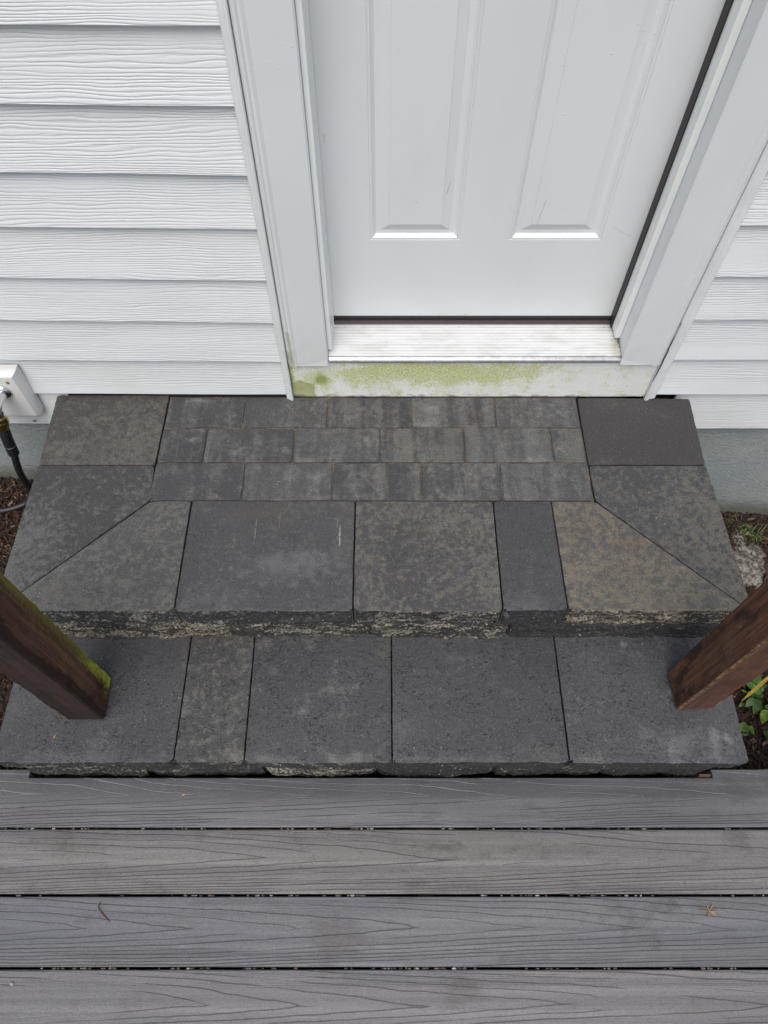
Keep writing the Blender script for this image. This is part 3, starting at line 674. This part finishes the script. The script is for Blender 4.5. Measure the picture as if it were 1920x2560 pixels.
# small pavers in three rows
rows = [(1.2335, 1.3430, [-.6175, -.3974, -.1602, .0784, .317, .5545]), (1.1140, 1.2315, [-.6205, -.4943, -.2487, -.0121, .2219, .4636, .5535]), (.9915, 1.1120, [-.6205, -.376, -.1381, .101, .3153, .5525])]
pm = []
for k in range(9):
    pm.append(mat_paver('small_paver_%s' % 'abcdefghi'[k], dark=[(.062, .062, .065), (.074, .074, .075), (.054, .055, .060)][k % 3], light=[(.160, .160, .148), (.150, .151, .146), (.162, .158, .138)][k % 3], seed=20 + k, amt=[.55, .85, .2, .7, .4, 1.0, .1, .75, .5][k], scale=9, bands=1.9, soft=.36, pits=.08, mott=.5,
        marks=[(x, y, .06, .012, .3, (.30, .30, .28)) for x, y in ((-.52, 1.33), (.10, 1.245), (.43, 1.12), (-.20, 1.12), (-.16, 1.00))]))
k = 0
for (y0, y1, xs_) in rows:
    for i in range(len(xs_) - 1):
        r = random.Random(k * 7 + 3); g = .0015
        j = lambda: r.uniform(-.0007, .0007)
        x0, x1 = xs_[i] + g, xs_[i + 1] - g
        poly = [(x0 + j(), y0 + g * .55 + j()), (x1 + j(), y0 + g * .55 + j()), (x1 + j(), y1 - g * .55 + j()), (x0 + j(), y1 - g * .55 + j())]
        stone('small_paver', poly, -.0006 + r.uniform(-.0008, .0008), -.058, pm[(k * 4 + k // 9) % 9], landing, seed=40 + k, bev=.0022, jit=.0008, rc=.005)
        k += 1
# second course of the upper riser
def course(parent, joints, y0, y1, z0, z1, mats, lab):
    for i in range(len(joints) - 1):
        x0, x1 = joints[i] + .001, joints[i + 1] - .001
        d, l, amt = mats[i % len(mats)]
        d = tuple(x * 1.5 for x in d); l = tuple(min(.34, x * 1.9) for x in l)
        m = mat_split('riser_%s' % lab, d, l, 60 + i + z0 * 10, amt)
        stone('riser_block', [(x0, y0), (x1, y0), (x1, y1), (x0, y1)], z0, z1, m, parent, (0,), m, amp=.007, seed=60 + i, bev=.002, jit=.001)
course(landing, [-.925, -.392, -.036, .317, .872], .6745, .73, ST - .0006, MZ + .0006,
       [((.032, .030, .027), (.155, .14, .105), .85), ((.033, .032, .031), (.16, .155, .12), .55), ((.033, .032, .030), (.155, .15, .115), .6), ((.030, .029, .030), (.09, .085, .07), .1)], 'upper')
# side returns (seen only from the side)
for sx in (-1, 1):
    xa, xb = (-.925, -.905) if sx < 0 else (.852, .872)
    m = mat_split('riser_side', (.035, .034, .032), (.14, .13, .10), 80 + sx, .4)
    for q, (za, zb) in enumerate(((ST - .0006, MZ), (MZ - .0005, -.258), (-.2585, -.344), (-.3445, -.43), (-.4305, -.52), (-.5205, -.62))):
        pl = [(xa, .737), (xb, .737), (xb, 1.31), (xa, 1.31)]
        stone('riser_block', pl, za, zb, m, landing, (3,) if sx < 0 else (1,), m, amp=.006, seed=90 + q + sx, bev=.002, step=.02)

lower = sp(mesh('lower_step', *boxg(-.86, .80, .40, .728, -.60, -.262), M['dark']))
lower['label'] = 'lower step of five large slabs carrying the wooden posts'
LW = dict(dark=(.063, .063, .067), light=(.100, .101, .106), amt=-.5, scale=10, pits=.7, rough=.40, mott=.6)
LG = (.17, .168, .15)
low = [
 ([(-.9370, .3588), (-.5040, .3588), (-.5040, .6980), (-.9370, .6980)], dict(LW, seed=11, marks=[(-.72, .37, .25, .03, .4, (.15, .15, .145)), (-.9, .55, .1, .15, .35, (.13, .135, .14)), (-.52, .66, .03, .04, .35, (.15, .13, .09))]), 'lower slab at the left under a wooden post', .1),
 ([(-.5020, .3588), (-.3355, .3588), (-.3387, .6980), (-.5020, .6980)], dict(dark=(.060, .060, .059), light=(.140, .140, .122), amt=.16, seed=12, scale=20, pits=.8, rough=.55, marks=[(-.36, .38, .09, .05, .4, (.2, .2, .16))]), 'narrow lower slab mottled pale green-grey', .55),
 ([(-.3333, .3588), (.0185, .3588), (.0180, .6980), (-.3367, .6980)], dict(LW, seed=13, marks=[(-.13, .54, .03, .025, .5, (.15, .15, .145)), (-.07, .37, .09, .03, .65, (.24, .24, .22)), (.0, .64, .03, .1, .3, (.15, .13, .09)), (-.28, .37, .1, .02, .4, (.2, .2, .18))]), 'lower slab with a small pale scuff near its middle', .35),
 ([(.0205, .3588), (.4418, .3588), (.4430, .6980), (.0200, .6980)], dict(LW, seed=14, marks=[(.37, .38, .09, .05, .35, (.19, .18, .15)), (.2, .62, .1, .03, .3, (.15, .15, .14)), (.1, .37, .3, .015, .35, (.17, .17, .16))]), 'wide dark lower slab', -.1),
 ([(.4448, .3588), (.8713, .3567), (.8740, .6980), (.4450, .6980)], dict(LW, seed=15, dark=(.072, .073, .079), light=(.125, .126, .135), marks=[(.72, .41, .17, .07, .55, (.19, .19, .195)), (.80, .40, .025, .06, .35, (.28, .28, .28)), (.69, .385, .018, .04, .4, (.26, .26, .26)), (.50, .37, .08, .02, .4, (.2, .19, .16)), (.62, .66, .015, .02, .7, (.3, .3, .3))]), 'lower slab at the right under a wooden post', -.1),
]
for i, (poly, kw, lab, sa) in enumerate(low):
    m = mat_paver('low_slab_concrete_%s' % 'abcde'[i], edge=.358, **kw)
    s_ = mat_split('low_slab_split_%s' % 'abcde'[i], (.040, .040, .039), (.22, .215, .17), 30 + i, sa)
    stone('step_slab', sh(poly, .0005), MZ, MZ - .060, m, lower, (0,), s_, seed=70 + i, label=lab, amp=.0062, bev=.0012, jit=.0010)
course(lower, [-.896, -.60, -.30, -.02, .28, .55, .829], .3640, .42, MZ - .0606, -.345,
       [((.028, .028, .027), (.17, .165, .125), .25), ((.026, .026, .025), (.12, .12, .09), .3), ((.026, .026, .025), (.17, .165, .125), .85), ((.022, .022, .022), (.09, .09, .075), .1), ((.026, .026, .025), (.12, .12, .09), .3), ((.022, .022, .022), (.09, .09, .075), .1)], 'lower')
for sx in (-1, 1):
    xa, xb = (-.896, -.87) if sx < 0 else (.803, .829)
    m = mat_split('step_side', (.035, .034, .032), (.14, .13, .10), 85 + sx, .4)
    for q in range(4):
        za = MZ - .0606 - q * .09
        stone('riser_block', [(xa, .421), (xb, .421), (xb, .728), (xa, .728)], za, za - .0895, m, lower, (3,) if sx < 0 else (1,), m, amp=.006, seed=190 + q + sx, bev=.002, step=.02)

# ================================================================ DECK
DZ = -.31
deck = thing('deck', 'grey composite wood-grain deck of long boards in front of the stone steps', 'deck', (0, .08, DZ - .18))
def board(y0, y1, ph, tc, notch=False):
    yc = (y0 + y1) / 2; T = .024; e = .0022; X0, X1 = -2.3, 2.3
    def strip(xa, xb, a, b, cap=True):
        prof = [(a, -T), (a, -e), (a + e * .35, -e * .35), (a + e, 0), (b - e, 0), (b - e * .35, -e * .35), (b, -e), (b, -T)]
        n = len(prof); V = [(xa, y, z) for y, z in prof] + [(xb, y, z) for y, z in prof]
        return V, [(i, n + i, n + (i + 1) % n, (i + 1) % n) for i in range(n)] + [tuple(range(n)), tuple(range(n, 2 * n))[::-1]]
    if not notch: V, F = strip(X0, X1, y0 - yc, y1 - yc)
    else:
        a, b = y0 - yc, y1 - yc; nb = .3529 - yc
        top = [(X0, a), (X1, a), (X1, b), (.8369, b), (.8369, nb), (-.904, nb), (-.904, b), (X0, b)]
        # front edge rounded by three steps, one outline lofted down
        lv = [(0, e), (-e * .35, e * .35), (-e, 0), (-T, 0)]; V = []; n = len(top)
        nrm = [(1, 1), (-1, 1), (-1, -1), (1, -1), (1, -1), (-1, -1), (-1, -1), (1, -1)]
        for z, ins in lv:
            for (x, y), (ax, ay) in zip(top, nrm): V.append((x + ax * ins, y + ay * ins, z))
        F = [tuple(range(n)), tuple(3 * n + i for i in range(n))[::-1]]
        for l in range(3): F += [(l * n + i, (l + 1) * n + i, (l + 1) * n + (i + 1) % n, l * n + (i + 1) % n) for i in range(n)]
    o = mesh('deck_board', V, F, M['deck'], deck, loc=(0, yc - .08, .18), fattr=[ph] * len(F), vcol=[tc] * len(F))
    return o
for i, (a, b, ph, tc) in enumerate(((.2368, .3732, .113, (.90, .92, .93)), (.0921, .2315, .371, (1.10, 1.08, 1.0)), (-.0531, .0863, .642, (.99, 1.02, 1.05)), (-.1983, -.0584, .825, (1.11, 1.10, 1.09)), (-.3435, -.2036, .23, (1, 1, 1)), (-.4887, -.3488, .51, (1.05, 1, 1)))):
    board(a, b, ph, tc, i == 0)
for x in (-1.9, -1.5, -1.1, -.7, -.3, .1, .5, .9, 1.3, 1.7, 2.1):
    V, F = boxg(x - .019, x + .019, -.55, .262 if -.92 < x < .85 else .285, 0, .155); mesh('joist', V, F, M['joist'], deck)
# fascia at the open front of the deck
V, F = boxg(-2.3, 2.3, -.60, -.572, -.08, .18); mesh('fascia_board', V, F, M['deck'], deck, fattr=[.9] * 6, vcol=[(1, 1, 1)] * 6)
# gravel caught in the gaps
V, F, T = [], [], []
rg = random.Random(12)
def peb(x, y, z, r, c):
    n = len(V); sx, sy, sz = r * rg.uniform(.8, 1.9), r * rg.uniform(.6, 1.0), r * rg.uniform(.6, 1.0)
    P = [(1, 0, 0), (-1, 0, 0), (0, 1, 0), (0, -1, 0), (0, 0, 1), (0, 0, -1)] + [(a * .62, b * .62, c_ * .62) for a in (1, -1) for b in (1, -1) for c_ in (1, -1)]
    for p in P: k_ = rg.uniform(.8, 1.15); V.append((x + p[0] * sx * k_, y + p[1] * sy * k_, z + p[2] * sz * k_))
    for (sx_, i) in ((1, 0), (-1, 1)):
        for (sy_, j) in ((1, 2), (-1, 3)):
            for (sz_, k2) in ((1, 4), (-1, 5)):
                c8 = 6 + (0 if sx_ > 0 else 4) + (0 if sy_ > 0 else 2) + (0 if sz_ > 0 else 1)
                for e_ in ((i, j), (j, k2), (k2, i)): F.append((n + e_[0], n + e_[1], n + c8)); T.append(c)
for gy in (.2341, .0892, -.0558, -.2010, -.3462):
    for cl in range(36):
        cx = rg.uniform(-1.2, 1.2); m_ = rg.choice((1, 1, 2, 3, 6))
        for q in range(m_):
            c = rg.choice(((.35, .31, .25), (.16, .13, .10), (.10, .085, .07), (.5, .48, .43), (.2, .12, .08), (.12, .12, .11)))
            peb(cx + rg.gauss(0, .012) * m_ * .5, gy - .0002, DZ - rg.uniform(.0030, .0070), rg.uniform(.0019, .0034), c)
o = mesh('gravel', V, F, M['peb'], vcol=T, smooth=False); o['kind'] = 'stuff'; o['label'] = 'small gravel caught in the gaps between deck boards'

# ================================================================ POSTS
def post(label, x, y, wx, wy, rz, mat, chip):
    t = thing('wooden_post', label, 'post', (x, y, MZ + .0006), 'brown wooden posts standing on the lower step', rz)
    V, F = [], []; H = 1.12; a, b = wx / 2, wy / 2; ch = .0035
    out = [(-a + ch, -b), (a - ch, -b), (a, -b + ch), (a, b - ch), (a - ch, b), (-a + ch, b), (-a, b - ch), (-a, -b + ch)]
    lv = [0, .004, .009, .013] + [.013 + .012 * k for k in range(1, 40)] + [.6, .8, 1.0, H - .02, H]
    for z in lv:
        ins = .006 if z == 0 else .004 if z == .004 else .002 if z == .009 else 0
        if z == H: ins = .012
        for (px, py) in out:
            s = 1 - ins / a; q = .0015 * fb(px * 40, py * 40, z * 25 + chip, 3) if 0 < z < .5 else 0
            nk = -.0035 * max(0, fb(px * 9 + chip, py * 9, z * 14, 3) - .25) * (1 if abs(px) > a - .006 and abs(py) > b - .006 else 0); V.append((px * s * (1 + (q + nk) / a), py * s * (1 + (q + nk) / a), z))
    n = 8
    for j in range(len(lv) - 1): F += [(j * n + k, j * n + (k + 1) % n, (j + 1) * n + (k + 1) % n, (j + 1) * n + k) for k in range(n)]
    F += [tuple(range(n))[::-1], tuple((len(lv) - 1) * n + k for k in range(n))]
    mesh('post_shaft', V, F, mat, t)
    return t
post('dark brown wooden post with bright green algae along one edge', -.7295, .513, .0885, .105, R(1.0), mat_post('post_stain_mossy', True), 1)
post('reddish brown wooden post with scuffed edges, near the green leaves', .7640, .5350, .0905, .0985, R(3.2), mat_post('post_stain_red', False), 5)

# ================================================================ FAUCET + HOSE
fa = thing('outdoor_faucet', 'chrome spigot on a white square plate low on the siding left of the steps', 'faucet', (-1.11, 1.34, .04))
fx, fy, fz = fa.location
def fm(nm, V, F, mat, **k): return mesh(nm, [(a - fx, b - fy, c - fz) for a, b, c in V], F, mat, fa, **k)
bx0, bx1, bz0, bz1 = -1.205, -1.0125, -.046, .1195
rings = [(0, 1.311), (.0025, 1.3095)]
V = []; base = [(-.008, 1.350), (-.010, 1.330), (-.008, 1.322), (0, 1.311), (.003, 1.310)]
for ins, y in base:
    V += [(bx0 + ins, y, bz0 + ins * .35), (bx1 - ins, y, bz0 + ins * .35), (bx1 - ins, y, bz1 - ins), (bx0 + ins, y, bz1 - ins)]
F = []
for j in range(4): F += [(j * 4 + k, j * 4 + (k + 1) % 4, j * 4 + 4 + (k + 1) % 4, j * 4 + 4 + k) for k in range(4)]
F += [(16, 17, 18, 19)]
fm('backing_plate', V, F, M['block'], bevel=.0015)
def disc(x, y, z, r, h, ry=0, seg=16):
    return tube([(x, y, z), (x, y - h * .6, z), (x, y - h, z)], [r, r, r * .55], seg)
for (x, z, mt) in ((-1.022 - .012, .098, 'brass'), (-1.19, .098, 'brass')): fm('screw', *disc(x, 1.311, z, .0055, .0022), M[mt], smooth=False)
fm('screw', *disc(-1.056, 1.3445, -.108, .0058, .0045), M['chrome'])
fm('spigot_flange', *tube([(-1.063, 1.311, .062), (-1.063, 1.304, .062), (-1.063, 1.298, .062)], [.026, .024, .014], 24), M['chrome'], smooth=True)
fm('spigot_body', *tube(smoothpath([(-1.063, 1.30, .062), (-1.063, 1.275, .066), (-1.062, 1.248, .062), (-1.0625, 1.240, .038)], 5), .0135, 16), M['chrome'], smooth=True)
fm('spigot_handle', *tube(smoothpath([(-1.128, 1.262, .098), (-1.098, 1.268, .106), (-1.068, 1.262, .098)], 4), .006, 10), M['chrome'], smooth=True)
hs = thing('garden_hose', 'black garden hose hanging from the spigot with a brass coupling', 'hose', (-1.12, 1.25, gz(-1.12) + .01))
qx, qy, qz = hs.location
def hm(nm, V, F, mat, **k): return mesh(nm, [(a - qx, b - qy, c - qz) for a, b, c in V], F, mat, hs, **k)
HP = [(-1.063, 1.240, .040), (-1.077, 1.240, -.012), (-1.088, 1.236, -.072), (-1.098, 1.236, -.130), (-1.134, 1.250, -.237), (-1.160, 1.268, -.33), (-1.172, 1.275, -.405), (-1.202, 1.262, -.447), (-1.255, 1.238, -.452), (-1.33, 1.225, -.448), (-1.45, 1.22, -.44), (-1.65, 1.25, -.43)]
hexs = tube([HP[0], (-1.0665, 1.240, .027), (-1.0675, 1.240, .023), (-1.0715, 1.240, .008), (-1.0720, 1.240, .006), HP[1]], [.0165, .0185, .0205, .0205, .0175, .0170], 10)
hm('brass_coupling', *hexs, M['brass'], bevel=.001)
sl = smoothpath(HP[1:4], 12); hm('strain_sleeve', *tube(sl, [.0150 + (.0012 if i % 2 else 0) for i in range(len(sl))], 16), M['hose'])
hm('hose_tube', *tube(smoothpath(HP[3:], 10), .0105, 14), M['hose'], smooth=True)

# ================================================================ SMALL NATURAL THINGS
def leafgeo(p0, d, up, L, W, bend=.3, n=8, curl=.15):
    p0, d, up = Vector(p0), Vector(d).normalized(), Vector(up).normalized(); s = d.cross(up).normalized(); V, F = [], []
    for i in range(n + 1):
        t = i / n; w = W * math.sin(math.pi * min(.98, max(.03, t ** .8))) ; c = p0 + d * (L * t) - up * (bend * L * t * t)
        V += [tuple(c - s * w / 2 + up * curl * w), tuple(c), tuple(c + s * w / 2 + up * curl * w)]
    for i in range(n):
        a = i * 3; F += [(a, a + 1, a + 4, a + 3), (a + 1, a + 2, a + 5, a + 4)]
    # underside for thickness
    m_ = len(V); V += [(x, y, z - .0006) for x, y, z in V]; F += [tuple(k + m_ for k in q)[::-1] for q in F[:]]
    return V, F
rl = random.Random(8)
gx0, gy0 = 1.205, .665
pl = thing('leafy_plant', 'low green leafy plant growing in the mulch beside the wooden post', 'plant', (gx0, gy0, gz(gx0)))
for i in range(92):
    a = rl.uniform(0, 6.28); r = rl.uniform(.01, .15); e = rl.uniform(-.1, .5)
    L = rl.uniform(.018, .046); wd = L * rl.uniform(.5, .8)
    V, F = leafgeo((r * math.cos(a), r * math.sin(a), .02 + rl.uniform(0, .06)), (math.cos(a + rl.gauss(0, .9)), math.sin(a + rl.gauss(0, .9)), e), (rl.gauss(0, .3), rl.gauss(0, .3), 1), L, wd, rl.uniform(.1, .5), 8, rl.uniform(-.1, .25))
    c = rl.choice(((.05, .14, .015), (.08, .20, .02), (.03, .09, .012), (.05, .12, .02), (.16, .27, .03)))
    V = [(x + .002 * fb(x * 60, y * 60, i), y + .002 * fb(x * 60, y * 60, i + 9), z + .004 * fb(x * 50, y * 50, i + 3)) for x, y, z in V]
    mesh('leaf', V, F, M['leaf'], pl, vcol=[tuple(q * rl.uniform(.7, 1.2) for q in c) for _ in F], smooth=True)
V, F = tube(smoothpath([(0, 0, 0), (-.02, .06, .05), (.01, .14, .10)], 6), .004, 8); mesh('stem', V, F, M['leaf'], pl, vcol=[(.12, .22, .04)] * len(F))
def ground_leaf(nm, label, loc, d, L, W, col, bend, cat='leaf'):
    V, F = leafgeo((0, 0, .0), d, (0, 0, 1), L, W, bend, 10, .3)
    o = mesh(nm, V, F, M['leaf'], vcol=[col] * len(F), smooth=True, loc=loc); return tag(o, label, cat)
ground_leaf('fallen_leaf', 'long yellow blade-shaped leaf leaning over the mulch by the wooden post', (1.085, .620, gz(1.1) + .12), (1, .72, .05), .20, .011, (.38, .27, .03), .05)
ground_leaf('fallen_leaf', 'small round pale yellow leaf on the mulch below the leafy plant', (1.180, .585, gz(1.2) + .075), (1, -.2, 0), .024, .018, (.55, .50, .22), .1)
gt = thing('grass_tuft', 'small tuft of green grass beside the pale cement crust', 'grass tuft', (1.325, 1.295, gz(1.325)))
for k in range(2):
    V, F, T = [], [], []
    for i in range(34):
        a = rl.uniform(0, 6.28); L = rl.uniform(.03, .085); v, f = leafgeo((rl.gauss(0, .018) + k * .03, rl.gauss(0, .015) - k * .035, 0), (math.cos(a), math.sin(a), rl.uniform(.5, 1.6)), (-.3 * math.cos(a), -.3 * math.sin(a), 1), L, .0028, .5, 5)
        n = len(V); V += v; F += [tuple(q + n for q in z) for z in f]; T += [rl.choice(((.09, .18, .03), (.05, .13, .03), (.2, .24, .06)))] * len(f)
    mesh('grass_blades', V, F, M['leaf'], gt, vcol=T)
# cement crust spilled beside the right edge
def crust():
    V, F = [], []; N = 46
    x0, x1, y0, y1 = 1.02, 1.52, .98, 1.36
    for j in range(N + 1):
        for i in range(N + 1):
            x = x0 + (x1 - x0) * i / N; y = y0 + (y1 - y0) * j / N
            r = math.hypot((x - 1.28) / .17, (y - 1.165) / .12) + .6 * fb(x * 9, y * 9, 2)
            V.append((x, y, gz(x) + .038 - .055 * max(0, r) ** 1.5 + .010 * fb(x * 30, y * 30, 1)))
    F = [(j * (N + 1) + i, j * (N + 1) + i + 1, (j + 1) * (N + 1) + i + 1, (j + 1) * (N + 1) + i) for j in range(N) for i in range(N)]
    F = [f for f in F if sum(V[k][2] - gz(V[k][0]) for k in f) / 4 > -.02]
    o = mesh('cement_crust', V, F, M['crust'], smooth=True); return tag(o, 'pale crust of spilled cement on the soil along the right side of the steps', 'cement crust')
crust()
# debris on the deck
def rock(nm, label, cat, loc, r, col, flat=.5):
    global V, F, T
    V, F, T = [], [], []; peb(0, 0, 0, r, col)
    return tag(mesh(nm, V, F, M['peb'], vcol=T, loc=loc), label, cat)
def at_deck(x, y, h=.001): return (x, y, DZ + h)
rock('stone_chip', 'small cream stone chip on the nearest deck board at the left', 'stone chip', (-.8480 + .02, -.0850, DZ + .0022), .0042, (.62, .55, .42))
def twig(nm, label, P, r):
    b = Vector(P[0]); V, F = tube([Vector(p) - b for p in smoothpath(P, 5)], r, 7); return tag(mesh(nm, V, F, M['wood'], loc=tuple(b)), label, 'twig')
tw = twig('twig', 'thin dark bent twig lying on the third deck board from the steps', [(-.6640, .0755, DZ + .002), (-.6655, .0630, DZ + .0032), (-.6500, .0480, DZ + .002), (-.6350, .0360, DZ + .0016)], .0011)
V, F, T = [], [], []
for i in range(9):
    a = rl.uniform(0, 6.28); v, f = leafgeo((0, 0, .001), (math.cos(a), math.sin(a), .15), (0, 0, 1), rl.uniform(.012, .024), .0028, .05, 4); n = len(V); V += v; F += [tuple(q + n for q in z) for z in f]; T += [(.33, .23, .13)] * len(f)
tag(mesh('dried_seed_head', V, F, M['leaf'], vcol=T, loc=(.7560, .0560, DZ + .001)), 'tiny tan dried seed head on the third deck board at the right', 'seed head')
def flake(label, x, y, z, L, col, a):
    V, F = leafgeo((0, 0, .0008), (math.cos(a), math.sin(a), .08), (0, 0, 1), L, L * .5, .05, 5, .2)
    return tag(mesh('leaf_fragment', V, F, M['leaf'], vcol=[col] * len(F), loc=(x, y, z)), label, 'leaf fragment')
flake('orange leaf fragment on the board next to the steps at the left', -.5085, .3080, DZ, .012, (.42, .22, .12), .5)
flake('small tan leaf fragment on the slab below the mossy post', -.8010, .4170, MZ, .011, (.40, .24, .12), 1.2)
flake('tiny brown leaf fragment on the second deck board left of the middle', -.2020, .1470, DZ, .007, (.22, .12, .06), .9)
# broken wood shims left in the notch
tag(box('wood_shim', (.800, .829, .3545, .3605, -.352, -.300), M['wood'], bevel=.001), 'splintered brown wood shim in the gap at the right end of the lower step', 'wood shim')
